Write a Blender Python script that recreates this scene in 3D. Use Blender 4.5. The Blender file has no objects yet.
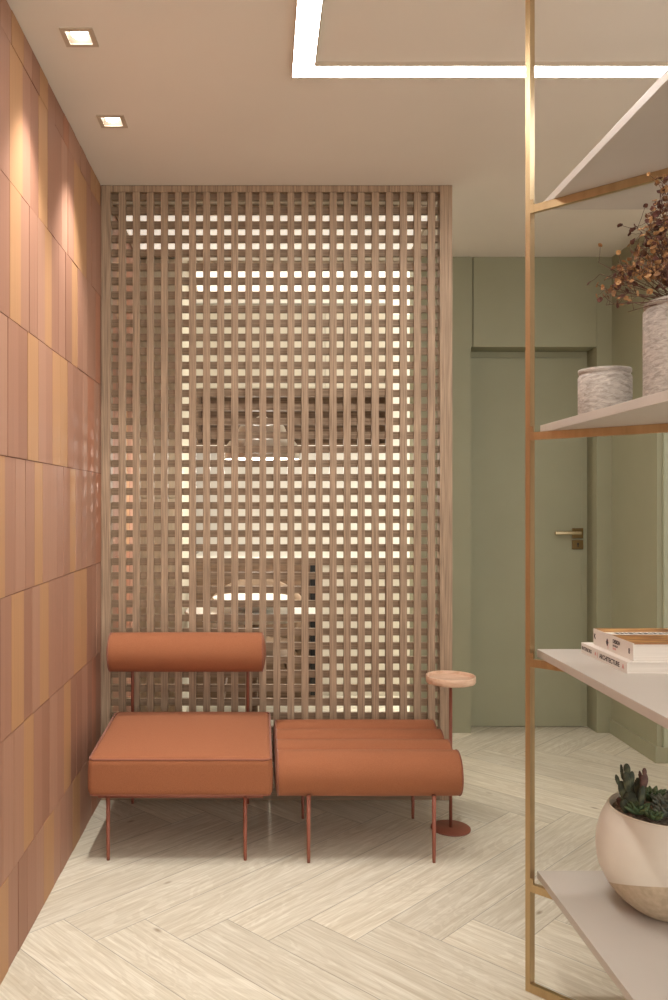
import bpy, bmesh, math, random
from mathutils import Vector, Matrix
PI = math.pi
scene = bpy.context.scene
col = scene.collection
random.seed(7)

# ------------------------------------------------------------------ camera, world, exposure
CAM_H = 1.256          # eye height
CEIL = 2.6
camd = bpy.data.cameras.new('camera')
camd.sensor_fit = 'VERTICAL'; camd.sensor_height = 36.0
camd.lens = 825.0 / 1000.0 * 36.0
camd.shift_x = 0.072; camd.shift_y = 0.003
camd.clip_start = 0.05
cam = bpy.data.objects.new('camera', camd); col.objects.link(cam)
cam.location = (0, 0, CAM_H); cam.rotation_euler = (PI / 2, 0, 0)
scene.camera = cam

world = bpy.data.worlds.new('world'); scene.world = world; world.use_nodes = True
bg = world.node_tree.nodes['Background']
bg.inputs[0].default_value = (1.0, 0.975, 0.93, 1); bg.inputs[1].default_value = 1.15
scene.view_settings.view_transform = 'Standard'
scene.view_settings.look = 'None'
scene.view_settings.gamma = 1.0
scene.view_settings.use_curve_mapping = False
scene.view_settings.exposure = 0.12

def area(name, loc, rot, sx, sy, power, color):
    l = bpy.data.lights.new(name, 'AREA'); l.shape = 'RECTANGLE'; l.size = sx; l.size_y = sy
    l.energy = power; l.color = color
    o = bpy.data.objects.new(name, l); o.location = loc; o.rotation_euler = rot; col.objects.link(o)
    return o
# unseen fill lamp added behind the camera to lift the room
area('rear_fill', (0.9, -1.9, 1.5), (math.radians(90), 0, 0), 3.0, 2.0, 26, (1.0, 0.94, 0.85))
area('kitchen_side_fill', (3.1, 5.2, 1.1), (0, math.radians(108), 0), 1.8, 1.0, 130, (1.0, 0.985, 0.96))  # added fill from the side, brightens the kitchen behind the screen
SPOT_W = 70
LED_STRENGTH = 42
PANEL_STRENGTH = 0.70

# ------------------------------------------------------------------ helpers
def s2l(r, g, b):
    f = lambda c: ((c / 255) / 12.92) if c / 255 <= 0.04045 else ((c / 255 + 0.055) / 1.055) ** 2.4
    return (f(r), f(g), f(b), 1.0)

def link(name, bm, m=None, parent=None, smooth=False):
    me = bpy.data.meshes.new(name)
    bmesh.ops.recalc_face_normals(bm, faces=bm.faces[:])
    bm.to_mesh(me); bm.free()
    if m is not None:
        for x in (m if isinstance(m, (list, tuple)) else [m]): me.materials.append(x)
    if smooth:
        for p in me.polygons: p.use_smooth = True
    o = bpy.data.objects.new(name, me); col.objects.link(o)
    if parent is not None:
        o.parent = parent
        o.matrix_parent_inverse = Matrix.Identity(4)
    return o

def tag(o, label, cat, group=None):
    o['label'] = label; o['category'] = cat
    if group: o['group'] = group
    return o

def thing(name, label, cat, loc=(0, 0, 0), rotz=0, group=None):
    o = bpy.data.objects.new(name, None); col.objects.link(o)
    o.empty_display_size = 0.05
    o.location = loc; o.rotation_euler = (0, 0, rotz)
    return tag(o, label, cat, group)

def struct(name, bm, m, smooth=False):
    o = link(name, bm, m, None, smooth); o['kind'] = 'structure'; return o

def box(bm, x0, x1, y0, y1, z0, z1, mi=0, M=None):
    vs = [bm.verts.new(Vector((x, y, z)) if M is None else M @ Vector((x, y, z)))
          for z in (z0, z1) for y in (y0, y1) for x in (x0, x1)]
    for f in ((0, 2, 3, 1), (4, 5, 7, 6), (0, 1, 5, 4), (1, 3, 7, 5), (3, 2, 6, 7), (2, 0, 4, 6)):
        fc = bm.faces.new([vs[i] for i in f]); fc.material_index = mi
    return vs

def rbox(bm, c, size, r, seg=4, inner=2, fn=None, mi=0):
    """rounded box, fn(p)->p applied to local coordinates"""
    h = [s / 2 for s in size]
    def axis(hh):
        a = [-hh + r * (1 - math.cos(k / seg * PI / 2)) for k in range(seg)]
        n = max(1, inner)
        b = [-(hh - r) + 2 * (hh - r) * k / n for k in range(n + 1)]
        return a + b + [-v for v in reversed(a)]
    A = [axis(hh) for hh in h]
    cache = {}
    def vert(p):
        k = tuple(round(v, 6) for v in p)
        if k in cache: return cache[k]
        p = Vector(p)
        q = Vector([max(-(h[i] - r), min(h[i] - r, p[i])) for i in range(3)])
        d = p - q
        if d.length > 1e-9: p = q + d.normalized() * r
        if fn: p = Vector(fn(p))
        v = bm.verts.new(p + Vector(c)); cache[k] = v; return v
    for ax in range(3):
        u, w = [i for i in range(3) if i != ax]
        for s in (-1, 1):
            for i in range(len(A[u]) - 1):
                for j in range(len(A[w]) - 1):
                    pts = []
                    for a, b in ((i, j), (i + 1, j), (i + 1, j + 1), (i, j + 1)):
                        p = [0, 0, 0]; p[ax] = s * h[ax]; p[u] = A[u][a]; p[w] = A[w][b]; pts.append(vert(p))
                    ps = []
                    for q in pts:
                        if q not in ps: ps.append(q)
                    if len(ps) >= 3:
                        try:
                            f = bm.faces.new(ps); f.material_index = mi
                        except ValueError: pass

def lathe(bm, prof, c=(0, 0, 0), n=48, axis='Z', cap=True, mi=0):
    """prof: list of (radius, height)"""
    rings = []
    for r, z in prof:
        if r < 1e-6:
            rings.append([bm.verts.new(_ax(0, 0, z, axis, c))])
        else:
            rings.append([bm.verts.new(_ax(r * math.cos(2 * PI * k / n), r * math.sin(2 * PI * k / n), z, axis, c)) for k in range(n)])
    for a, b in zip(rings[:-1], rings[1:]):
        for k in range(n):
            k2 = (k + 1) % n
            if len(a) == 1 and len(b) == 1: continue
            if len(a) == 1: f = bm.faces.new((a[0], b[k], b[k2]))
            elif len(b) == 1: f = bm.faces.new((a[k], a[k2], b[0]))
            else: f = bm.faces.new((a[k], a[k2], b[k2], b[k]))
            f.material_index = mi
    if cap:
        for rg in (rings[0], rings[-1]):
            if len(rg) > 2:
                f = bm.faces.new(rg); f.material_index = mi

def _ax(x, y, z, axis, c):
    if axis == 'Z': p = (x, y, z)
    elif axis == 'X': p = (z, x, y)
    else: p = (x, z, y)
    return Vector(p) + Vector(c)

def tube(bm, pts, r, n=10, closed=False, radii=None, mi=0):
    pts = [Vector(p) for p in pts]
    N = len(pts); rings = []
    up = None
    for i, p in enumerate(pts):
        if closed: t = (pts[(i + 1) % N] - pts[i - 1])
        else: t = (pts[min(i + 1, N - 1)] - pts[max(i - 1, 0)])
        t.normalize()
        if up is None:
            up = t.orthogonal().normalized()
        up = (up - t * up.dot(t)); 
        if up.length < 1e-6: up = t.orthogonal()
        up.normalize()
        s = t.cross(up)
        rr = radii[i] if radii else r
        rings.append([bm.verts.new(p + (up * math.cos(2 * PI * k / n) + s * math.sin(2 * PI * k / n)) * rr) for k in range(n)])
    R = list(zip(rings[:-1], rings[1:]))
    if closed: R.append((rings[-1], rings[0]))
    for a, b in R:
        for k in range(n):
            f = bm.faces.new((a[k], a[(k + 1) % n], b[(k + 1) % n], b[k])); f.material_index = mi
    if not closed:
        for rg in (rings[0], rings[-1]):
            f = bm.faces.new(rg); f.material_index = mi

# ------------------------------------------------------------------ materials
def mat(name, color, rough=0.5, metal=0.0, spec=0.5, sheen=0.0, coat=0.0):
    m = bpy.data.materials.new(name); m.use_nodes = True
    b = m.node_tree.nodes['Principled BSDF']
    b.inputs['Base Color'].default_value = color
    b.inputs['Roughness'].default_value = rough
    b.inputs['Metallic'].default_value = metal
    b.inputs['Specular IOR Level'].default_value = spec
    b.inputs['Sheen Weight'].default_value = sheen
    b.inputs['Coat Weight'].default_value = coat
    return m

def noise_mat(name, c1, c2, scale=(1, 1, 1), nscale=5.0, detail=4, rough=0.5, bump=0.0, metal=0, spec=0.5,
              lo=0.35, hi=0.65, sheen=0.0, bumpscale=None, distortion=0.0, nrough=0.5, rot=(0, 0, 0)):
    m = mat(name, c1, rough, metal, spec, sheen)
    nt = m.node_tree; N = nt.nodes; L = nt.links; b = N['Principled BSDF']
    tc = N.new('ShaderNodeTexCoord'); mp = N.new('ShaderNodeMapping')
    mp.inputs['Scale'].default_value = scale; mp.inputs['Rotation'].default_value = rot
    L.new(tc.outputs['Object'], mp.inputs['Vector'])
    n = N.new('ShaderNodeTexNoise'); n.inputs['Scale'].default_value = nscale; n.inputs['Detail'].default_value = detail
    n.inputs['Distortion'].default_value = distortion; n.inputs['Roughness'].default_value = nrough
    L.new(mp.outputs[0], n.inputs['Vector'])
    r = N.new('ShaderNodeValToRGB')
    r.color_ramp.elements[0].position = lo; r.color_ramp.elements[0].color = c1
    r.color_ramp.elements[1].position = hi; r.color_ramp.elements[1].color = c2
    L.new(n.outputs['Fac'], r.inputs[0]); L.new(r.outputs[0], b.inputs['Base Color'])
    if bump:
        bp = N.new('ShaderNodeBump'); bp.inputs['Strength'].default_value = bump; bp.inputs['Distance'].default_value = 0.002
        if bumpscale:
            n2 = N.new('ShaderNodeTexNoise'); n2.inputs['Scale'].default_value = bumpscale; n2.inputs['Detail'].default_value = 2
            L.new(tc.outputs['Object'], n2.inputs['Vector']); L.new(n2.outputs['Fac'], bp.inputs['Height'])
        else: L.new(n.outputs['Fac'], bp.inputs['Height'])
        L.new(bp.outputs[0], b.inputs['Normal'])
    return m

def emit(name, color, s):
    m = bpy.data.materials.new(name); m.use_nodes = True
    b = m.node_tree.nodes['Principled BSDF']
    b.inputs['Base Color'].default_value = color
    b.inputs['Emission Color'].default_value = color; b.inputs['Emission Strength'].default_value = s
    return m

M_ceiling = noise_mat('ceiling_paint', s2l(232, 225, 214), s2l(234, 227, 216), nscale=3, rough=0.9, spec=0.2)
M_green = noise_mat('olive_green_paint', s2l(152, 150, 124), s2l(155, 153, 127), nscale=4, rough=0.55, spec=0.3)
M_green_dark = mat('olive_groove', s2l(70, 66, 48), 0.8)
M_white_wall = mat('cream_wall_paint', s2l(212, 207, 196), 0.8)
M_lattice = noise_mat('lattice_oak_vertical_grain', s2l(128, 107, 87), s2l(182, 156, 130), scale=(60, 60, 1.6), nscale=3, detail=5,
                      rough=0.55, bump=0.15, spec=0.3, lo=0.3, hi=0.7)
M_lattice_h = noise_mat('lattice_oak_cross_grain', s2l(124, 103, 82), s2l(156, 132, 108), scale=(1.6, 60, 60), nscale=3, detail=5,
                        rough=0.55, bump=0.15, spec=0.3, lo=0.3, hi=0.7)
M_fabric = noise_mat('terracotta_fabric', s2l(144, 89, 60), s2l(156, 99, 68), scale=(1, 1, 1), nscale=420, detail=2,
                     rough=0.85, bump=0.25, spec=0.2, sheen=0.05)
M_piping = mat('terracotta_piping', s2l(138, 82, 60), 0.8, sheen=0.2)
M_terra_metal = mat('terracotta_painted_metal', s2l(138, 80, 62), 0.45, 0.0, 0.4)
M_brass = noise_mat('brushed_brass', s2l(186, 162, 124), s2l(200, 176, 136), scale=(1, 1, 0.05), nscale=40, rough=0.4, metal=1.0)
M_shelf = noise_mat('shelf_matte_greige', s2l(186, 178, 168), s2l(190, 182, 172), nscale=6, rough=0.45, spec=0.4)
M_tray = noise_mat('pale_rosy_wood', s2l(206, 168, 140), s2l(226, 194, 168), scale=(3, 40, 40), nscale=2, rough=0.5)
M_stone = noise_mat('grey_travertine', s2l(132, 123, 114), s2l(206, 199, 189), scale=(1.0, 1.0, 3.4), nscale=48, detail=8, rough=0.7,
                    bump=0.5, lo=0.3, hi=0.68, distortion=0.6, nrough=0.7)
M_ceramic = noise_mat('cream_glazed_clay', s2l(212, 204, 190), s2l(218, 211, 198), nscale=8, rough=0.32, spec=0.5)
M_clay = noise_mat('raw_sandy_clay', s2l(176, 160, 136), s2l(194, 178, 154), nscale=60, rough=0.85, bump=0.3)
M_soil = noise_mat('gravel_soil', s2l(96, 84, 72), s2l(160, 146, 130), nscale=130, rough=0.95, bump=1.0, lo=0.4, hi=0.6)
M_cactus = noise_mat('dark_green_cactus', s2l(52, 58, 44), s2l(92, 96, 70), nscale=60, rough=0.7, bump=0.6, lo=0.45, hi=0.7)
M_cactus_red = noise_mat('reddish_cactus', s2l(78, 52, 50), s2l(110, 80, 70), nscale=60, rough=0.7, bump=0.6)
M_succ = noise_mat('green_succulent', s2l(66, 86, 56), s2l(104, 124, 88), nscale=30, rough=0.5)
M_succ_grey = noise_mat('grey_succulent', s2l(84, 92, 82), s2l(132, 136, 122), nscale=30, rough=0.5)
M_bloom = [noise_mat('dried_bloom_copper', s2l(136, 98, 60), s2l(172, 130, 84), nscale=70, rough=0.9),
           noise_mat('dried_bloom_brown', s2l(98, 66, 42), s2l(134, 96, 62), nscale=70, rough=0.9),
           noise_mat('dried_bloom_plum', s2l(62, 32, 26), s2l(96, 54, 40), nscale=70, rough=0.9)]
M_stem = mat('dried_stem', s2l(88, 58, 44), 0.9)
M_paper = noise_mat('page_edges', s2l(214, 206, 196), s2l(228, 220, 210), scale=(1, 1, 300), nscale=3, rough=0.8)
M_cover = mat('white_book_cover', s2l(222, 214, 204), 0.45)
M_ink = mat('dark_ink', s2l(58, 50, 50), 0.6)
M_red_ink = mat('faded_red_ink', s2l(206, 120, 112), 0.6)
M_bronze = mat('dark_bronze', s2l(122, 100, 66), 0.35, 1.0)
M_steel = mat('satin_nickel_brass', s2l(196, 176, 140), 0.25, 1.0)
M_trimmetal = mat('downlight_trim_white', s2l(196, 180, 160), 0.4)
M_kwood = noise_mat('kitchen_brown_wood', s2l(104, 80, 60), s2l(134, 106, 82), scale=(1.5, 30, 30), nscale=3, rough=0.5)
M_kcab = mat('kitchen_beige_lacquer', s2l(214, 206, 190), 0.5)
M_kgrey = noise_mat('tall_cabinet_grey_wood', s2l(178, 168, 146), s2l(190, 180, 158), scale=(30, 30, 1.5), nscale=3, rough=0.5)
M_white = mat('white_stone_top', s2l(238, 234, 226), 0.3)
M_black = mat('black_gloss', (0.01, 0.01, 0.01, 1), 0.3)
M_led = emit('led_diffuser', (1.0, 0.975, 0.94, 1), LED_STRENGTH)
M_lamp = emit('downlight_lens_glow', (1.0, 0.95, 0.88, 1), 12)
M_refl = mat('downlight_reflector', s2l(130, 116, 100), 0.5)
M_panel = emit('kitchen_panel_glow', (1.0, 0.95, 0.86, 1), PANEL_STRENGTH)

# book cover with a brown photograph: bands across the cover
def cover_photo():
    m = mat('printed_photo_cover', s2l(170, 120, 70), 0.35)
    nt = m.node_tree; N = nt.nodes; L = nt.links; b = N['Principled BSDF']
    tc = N.new('ShaderNodeTexCoord'); mp = N.new('ShaderNodeMapping'); mp.inputs['Scale'].default_value = (9, 40, 1)
    n = N.new('ShaderNodeTexNoise'); n.inputs['Scale'].default_value = 1.0; n.inputs['Detail'].default_value = 6
    L.new(tc.outputs['Object'], mp.inputs[0]); L.new(mp.outputs[0], n.inputs['Vector'])
    r = N.new('ShaderNodeValToRGB'); e = r.color_ramp.elements
    e[0].position = 0.35; e[0].color = s2l(110, 62, 32); e[1].position = 0.7; e[1].color = s2l(226, 186, 122)
    x = r.color_ramp.elements.new(0.5); x.color = s2l(176, 120, 66)
    L.new(n.outputs['Fac'], r.inputs[0]); L.new(r.outputs[0], b.inputs['Base Color'])
    return m
M_photo = cover_photo()

# floor: pale oak planks, grain follows each plank through its uv, tone varies by plank
def floor_mat():
    m = mat('pale_oak_herringbone', s2l(205, 192, 165), 0.42, 0, 0.35)
    nt = m.node_tree; N = nt.nodes; L = nt.links; b = N['Principled BSDF']
    uv = N.new('ShaderNodeUVMap'); uv.uv_map = 'plank'
    at = N.new('ShaderNodeAttribute'); at.attribute_name = 'tone'
    sep = N.new('ShaderNodeSeparateXYZ'); L.new(at.outputs['Color'], sep.inputs[0])
    off = N.new('ShaderNodeVectorMath'); off.operation = 'MULTIPLY_ADD'
    off.inputs[1].default_value = (37, 53, 29)
    L.new(at.outputs['Color'], off.inputs[0]); L.new(uv.outputs[0], off.inputs[2])
    def noise(scale, ns, det, dist=0.0, rg=0.55):
        mp = N.new('ShaderNodeMapping'); mp.inputs['Scale'].default_value = scale
        L.new(off.outputs[0], mp.inputs[0])
        n = N.new('ShaderNodeTexNoise'); n.inputs['Scale'].default_value = ns; n.inputs['Detail'].default_value = det
        n.inputs['Distortion'].default_value = dist; n.inputs['Roughness'].default_value = rg
        L.new(mp.outputs[0], n.inputs['Vector']); return n
    grain = noise((1.1, 34, 1), 2.6, 9, 0.5, 0.68)
    fine = noise((6, 190, 1), 2.0, 3)
    broad = noise((1.1, 5.0, 1), 1.6, 3, 1.2)
    # cathedral figure: sine of a distorted field
    sm = N.new('ShaderNodeMath'); sm.operation = 'MULTIPLY'; sm.inputs[1].default_value = 60
    L.new(broad.outputs['Fac'], sm.inputs[0])
    sn = N.new('ShaderNodeMath'); sn.operation = 'SINE'; L.new(sm.outputs[0], sn.inputs[0])
    r1 = N.new('ShaderNodeValToRGB'); e = r1.color_ramp.elements
    e[0].position = 0.30; e[0].color = s2l(200, 190, 167); e[1].position = 0.66; e[1].color = s2l(232, 227, 211)
    L.new(grain.outputs['Fac'], r1.inputs[0])
    mx = N.new('ShaderNodeMix'); mx.data_type = 'RGBA'; mx.blend_type = 'MULTIPLY'
    r2 = N.new('ShaderNodeValToRGB'); e = r2.color_ramp.elements
    e[0].position = 0.0; e[0].color = (0.80, 0.77, 0.72, 1); e[1].position = 0.45; e[1].color = (1, 1, 1, 1)
    L.new(sn.outputs[0], r2.inputs[0])
    mx.inputs['Factor'].default_value = 0.35
    L.new(r1.outputs[0], mx.inputs['A']); L.new(r2.outputs[0], mx.inputs['B'])
    mf = N.new('ShaderNodeMix'); mf.data_type = 'RGBA'; mf.blend_type = 'MULTIPLY'; mf.inputs['Factor'].default_value = 0.3
    r3 = N.new('ShaderNodeValToRGB'); e = r3.color_ramp.elements
    e[0].position = 0.35; e[0].color = (0.78, 0.75, 0.7, 1); e[1].position = 0.6; e[1].color = (1, 1, 1, 1)
    L.new(fine.outputs['Fac'], r3.inputs[0]); L.new(mx.outputs['Result'], mf.inputs['A']); L.new(r3.outputs[0], mf.inputs['B'])
    # knots
    mpk = N.new('ShaderNodeMapping'); mpk.inputs['Scale'].default_value = (1.6, 3.4, 1); L.new(off.outputs[0], mpk.inputs[0])
    vo = N.new('ShaderNodeTexVoronoi'); vo.inputs['Scale'].default_value = 1.9; L.new(mpk.outputs[0], vo.inputs['Vector'])
    rk = N.new('ShaderNodeValToRGB'); e = rk.color_ramp.elements
    e[0].position = 0.015; e[0].color = (0.38, 0.30, 0.22, 1); e[1].position = 0.07; e[1].color = (1, 1, 1, 1)
    L.new(vo.outputs['Distance'], rk.inputs[0])
    mk = N.new('ShaderNodeMix'); mk.data_type = 'RGBA'; mk.blend_type = 'MULTIPLY'; mk.inputs['Factor'].default_value = 0.8
    L.new(mf.outputs['Result'], mk.inputs['A']); L.new(rk.outputs[0], mk.inputs['B'])
    # plank tone
    tr = N.new('ShaderNodeMapRange'); tr.inputs['To Min'].default_value = 0.86; tr.inputs['To Max'].default_value = 1.06
    L.new(sep.outputs[0], tr.inputs[0])
    mt = N.new('ShaderNodeVectorMath'); mt.operation = 'SCALE'
    L.new(mk.outputs['Result'], mt.inputs[0]); L.new(tr.outputs[0], mt.inputs['Scale'])
    # seam between planks
    s2 = N.new('ShaderNodeSeparateXYZ'); L.new(uv.outputs[0], s2.inputs[0])
    def edge(sock, length):
        a = N.new('ShaderNodeMath'); a.operation = 'SUBTRACT'; a.inputs[0].default_value = length; L.new(sock, a.inputs[1])
        mn = N.new('ShaderNodeMath'); mn.operation = 'MINIMUM'; L.new(sock, mn.inputs[0]); L.new(a.outputs[0], mn.inputs[1]); return mn
    ea = edge(s2.outputs[0], PL); eb = edge(s2.outputs[1], PW)
    mn = N.new('ShaderNodeMath'); mn.operation = 'MINIMUM'; L.new(ea.outputs[0], mn.inputs[0]); L.new(eb.outputs[0], mn.inputs[1])
    sr = N.new('ShaderNodeMapRange'); sr.inputs['From Min'].default_value = 0.0006; sr.inputs['From Max'].default_value = 0.0018
    sr.inputs['To Min'].default_value = 0.5; sr.inputs['To Max'].default_value = 1.0; L.new(mn.outputs[0], sr.inputs[0])
    ms = N.new('ShaderNodeVectorMath'); ms.operation = 'SCALE'
    L.new(mt.outputs[0], ms.inputs[0]); L.new(sr.outputs[0], ms.inputs['Scale'])
    L.new(ms.outputs[0], b.inputs['Base Color'])
    bp = N.new('ShaderNodeBump'); bp.inputs['Strength'].default_value = 0.12; bp.inputs['Distance'].default_value = 0.002
    L.new(grain.outputs['Fac'], bp.inputs['Height']); L.new(bp.outputs[0], b.inputs['Normal'])
    return m

# ------------------------------------------------------------------ structure
X_L = -0.681            # left wall face
PW = 0.1747; NR = 7; PL = PW * NR
def build_floor():
    bm = bmesh.new(); uvl = bm.loops.layers.uv.new('plank'); cl = bm.loops.layers.color.new('tone')
    q = 1 / math.sqrt(2); X0, Y0 = 0.636, 2.49
    rnd = random.Random(11)
    def P(u, v): return Vector((X0 + (u + v) * q, Y0 + (u - v) * q, 0))
    def quad(u0, v0, alongu):
        t = (rnd.random(), rnd.random(), rnd.random(), 1)
        if alongu: cs = [(u0, v0, 0, 0), (u0 + PL, v0, PL, 0), (u0 + PL, v0 + PW, PL, PW), (u0, v0 + PW, 0, PW)]
        else: cs = [(u0, v0, 0, 0), (u0, v0 + PL, PL, 0), (u0 + PW, v0 + PL, PL, PW), (u0 + PW, v0, 0, PW)]
        pts = [P(a, b_) for a, b_, _, _ in cs]
        if max(p.x for p in pts) < -1.1 or min(p.x for p in pts) > 3.3 or max(p.y for p in pts) < -2.2 or min(p.y for p in pts) > 6.2: return
        f = bm.faces.new([bm.verts.new(p) for p in pts])
        for l, c in zip(f.loops, cs): l[uvl].uv = (c[2], c[3]); l[cl] = t
    for j in range(-60, 60):
        for i in range(-60, 60):
            m = (i - j) % (2 * NR)
            if m == 0: quad(i * PW, j * PW, True)
            if m == 2 * NR - 1: quad(i * PW, j * PW, False)
    for co, no in (((X_L - 0.05, 0, 0), (-1, 0, 0)), ((3.2, 0, 0), (1, 0, 0)), ((0, -2, 0), (0, -1, 0)), ((0, 5.9, 0), (0, 1, 0))):
        bmesh.ops.bisect_plane(bm, geom=bm.verts[:] + bm.edges[:] + bm.faces[:], plane_co=co, plane_no=no, clear_outer=True)
    for f in bm.faces: 
        if f.normal.z < 0: f.normal_flip()
    me = bpy.data.meshes.new('floor'); bm.to_mesh(me); bm.free(); me.materials.append(floor_mat())
    o = bpy.data.objects.new('floor', me); col.objects.link(o); o['kind'] = 'structure'
build_floor()

# ceiling with two square cut-outs for the downlights
DL = [(-0.527, 2.379), (-0.527, 2.903)]
bm = bmesh.new()
xs = [X_L - 0.1, -0.527 - 0.036, -0.527 + 0.036, 3.2]; ys = [-2.0, 2.343, 2.415, 2.867, 2.939, 5.9]
for i in range(3):
    for j in range(5):
        if i == 1 and j in (1, 3): continue
        f = bm.faces.new([bm.verts.new((x, y, CEIL)) for x, y in ((xs[i], ys[j]), (xs[i], ys[j + 1]), (xs[i + 1], ys[j + 1]), (xs[i + 1], ys[j]))])
bmesh.ops.remove_doubles(bm, verts=bm.verts[:], dist=1e-5)
r = bmesh.ops.extrude_face_region(bm, geom=bm.faces[:])
bmesh.ops.translate(bm, vec=(0, 0, 0.12), verts=[v for v in r['geom'] if isinstance(v, bmesh.types.BMVert)])
struct('ceiling', bm, M_ceiling)

# left wall: terracotta strip tiles, four tones, staggered courses
def tile_mat(name, c, rough=0.58):
    m = noise_mat(name, c, tuple(min(1, v * 1.08) for v in c[:3]) + (1,), scale=(1, 40, 0.6), nscale=3, rough=rough, spec=0.45)
    return m
T_mauve = tile_mat('tile_mauve', s2l(160, 117, 96)); T_mauve2 = tile_mat('tile_mauve_dark', s2l(152, 109, 88))
T_pale = tile_mat('tile_mauve_pale', s2l(167, 125, 103)); T_ochre = tile_mat('tile_ochre', s2l(177, 133, 95)); T_orange = tile_mat('tile_orange', s2l(168, 114, 88))
T_grout = mat('tile_joint', s2l(122, 80, 62), 0.9)
def px2y(x): return 561.8 / (262.0 - x)
rows_z = [0.0, 0.253, 0.630, 1.006, 1.381, 1.755, 2.127, 2.504, 2.6]
ochre_px = [  # bottom course first; spans across the picture read off the wall, o = orange
    [(-4, 8.6, 'c'), (44, 54, 'c'), (73, 80, 'c'), (92, 97, 'o')],
    [(24, 34, 'c'), (64, 71, 'c'), (92, 96, 'o')],
    [(11.5, 24, 'c'), (40, 49, 'c'), (74, 87, 'c')],
    [(-8, 5, 'c'), (35, 43, 'c'), (70, 76, 'c'), (96, 101, 'o')],
    [(28, 38.5, 'c'), (53, 68, 'c'), (88, 94, 'o')],
    [(10, 21, 'c'), (45, 52, 'c'), (72, 78, 'c'), (96, 100, 'o')],
    [(10, 23, 'c'), (39, 48, 'c'), (74, 87, 'c')],
    [(12, 24, 'c'), (40, 48, 'c'), (64, 69, 'o'), (91, 100, 'c')]]
bm = bmesh.new()
box(bm, X_L - 0.12, X_L - 0.0045, -2.0, 5.9, 0.0005, CEIL - 0.0005, 5)
rnd = random.Random(5)
for k in range(8):
    z0, z1 = rows_z[k] + 0.0013, rows_z[k + 1] - 0.0013
    segs = [(px2y(a), px2y(b_), {'c': 3, 'o': 4}[t]) for a, b_, t in ochre_px[k]]
    full = []; y = segs[0][0]
    # continue the course towards the viewer and beyond the screen with the same rhythm
    yy = y
    while yy > -1.9:
        n = rnd.choice((3, 4, 5, 6)); full.append((yy - 0.094 * n, yy, 0)); yy -= 0.094 * n
        n = rnd.choice((1, 1, 2)); full.append((yy - 0.094 * n, yy, rnd.choice((3, 3, 4)))); yy -= 0.094 * n
    for a, b_, t in segs:
        if a - y > 0.01: full.append((y, a, 0))
        full.append((a, b_, t)); y = b_
    while y < 5.85:
        n = rnd.choice((2, 3, 4)); full.append((y, y + 0.094 * n, 0)); y += 0.094 * n
        full.append((y, y + 0.094, rnd.choice((3, 4)))); y += 0.094
    for a, b_, t in full:
        n = max(1, round((b_ - a) / 0.094)); w = (b_ - a) / n
        for i in range(n):
            ta, tb = a + i * w + 0.0010, a + (i + 1) * w - 0.0010
            ta = max(ta, -2.0); tb = min(tb, 5.9)
            if tb - ta < 0.005: continue
            mi = t if t else rnd.choice((0, 0, 1, 2))
            box(bm, X_L - 0.006, X_L - rnd.choice((0, 0, 0.0008, 0.0014)), ta, tb, z0, z1, mi)
struct('wall_left', bm, [T_mauve, T_mauve2, T_pale, T_ochre, T_orange, T_grout])

# hall: front plane with a tall door recess
YF, YD = 4.505, 4.650
XR = 1.911
bm = bmesh.new()
box(bm, 0.85, 1.140, YF, YD + 0.1, 0, CEIL)          # left jut
box(bm, 1.829, XR, YF, YD + 0.1, 0, CEIL)            # right jut
box(bm, 1.140, 1.829, YD, YD + 0.1, 0, CEIL)         # back of the recess
struct('wall_far', bm, M_green)
bm = bmesh.new()
box(bm, 1.154, 1.8268, YF - 0.002, YD - 0.001, 2.108, CEIL - 0.001)
box(bm, 1.141, 1.151, YF + 0.004, YD - 0.001, 2.108, CEIL - 0.001)
struct('trim_1', bm, M_green)                        # panel over the door
d = bpy.data.objects.new('door_1', None); col.objects.link(d); d['kind'] = 'structure'; d.location = (1.141, YD, 0)
bm = bmesh.new(); rbox(bm, (0.330, -0.012, 1.036), (0.650, 0.02, 2.068), 0.003, 2, 1); link('door_leaf', bm, M_green, d)
bm = bmesh.new()
box(bm, 0.001, 0.686, -0.016, -0.001, 2.072, 2.106); box(bm, 0.656, 0.686, -0.016, -0.001, 0.001, 2.0715)
link('door_frame', bm, M_green, d)
# handle: rosettes and lever
bm = bmesh.new(); rbox(bm, (0.627, -0.028, 1.087), (0.062, 0.010, 0.058), 0.003, 2, 1)
h = link('lever_rosette', bm, M_bronze, d)
bm = bmesh.new()
tube(bm, [(0.622, -0.03, 1.087), (0.622, -0.058, 1.087)], 0.010, 14)
rbox(bm, (0.563, -0.062, 1.089), (0.150, 0.014, 0.022), 0.006, 4, 1)
l_ = link('lever', bm, M_steel, d)
bm = bmesh.new(); rbox(bm, (0.627, -0.028, 1.023), (0.062, 0.010, 0.052), 0.003, 2, 1); link('keyhole_plate', bm, M_bronze, d)
bm = bmesh.new(); tube(bm, [(0.627, -0.0332, 1.027), (0.627, -0.0345, 1.027)], 0.006, 14); box(bm, 0.6245, 0.6295, -0.0345, -0.0332, 1.010, 1.026); link('keyhole', bm, M_black, d)

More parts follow.
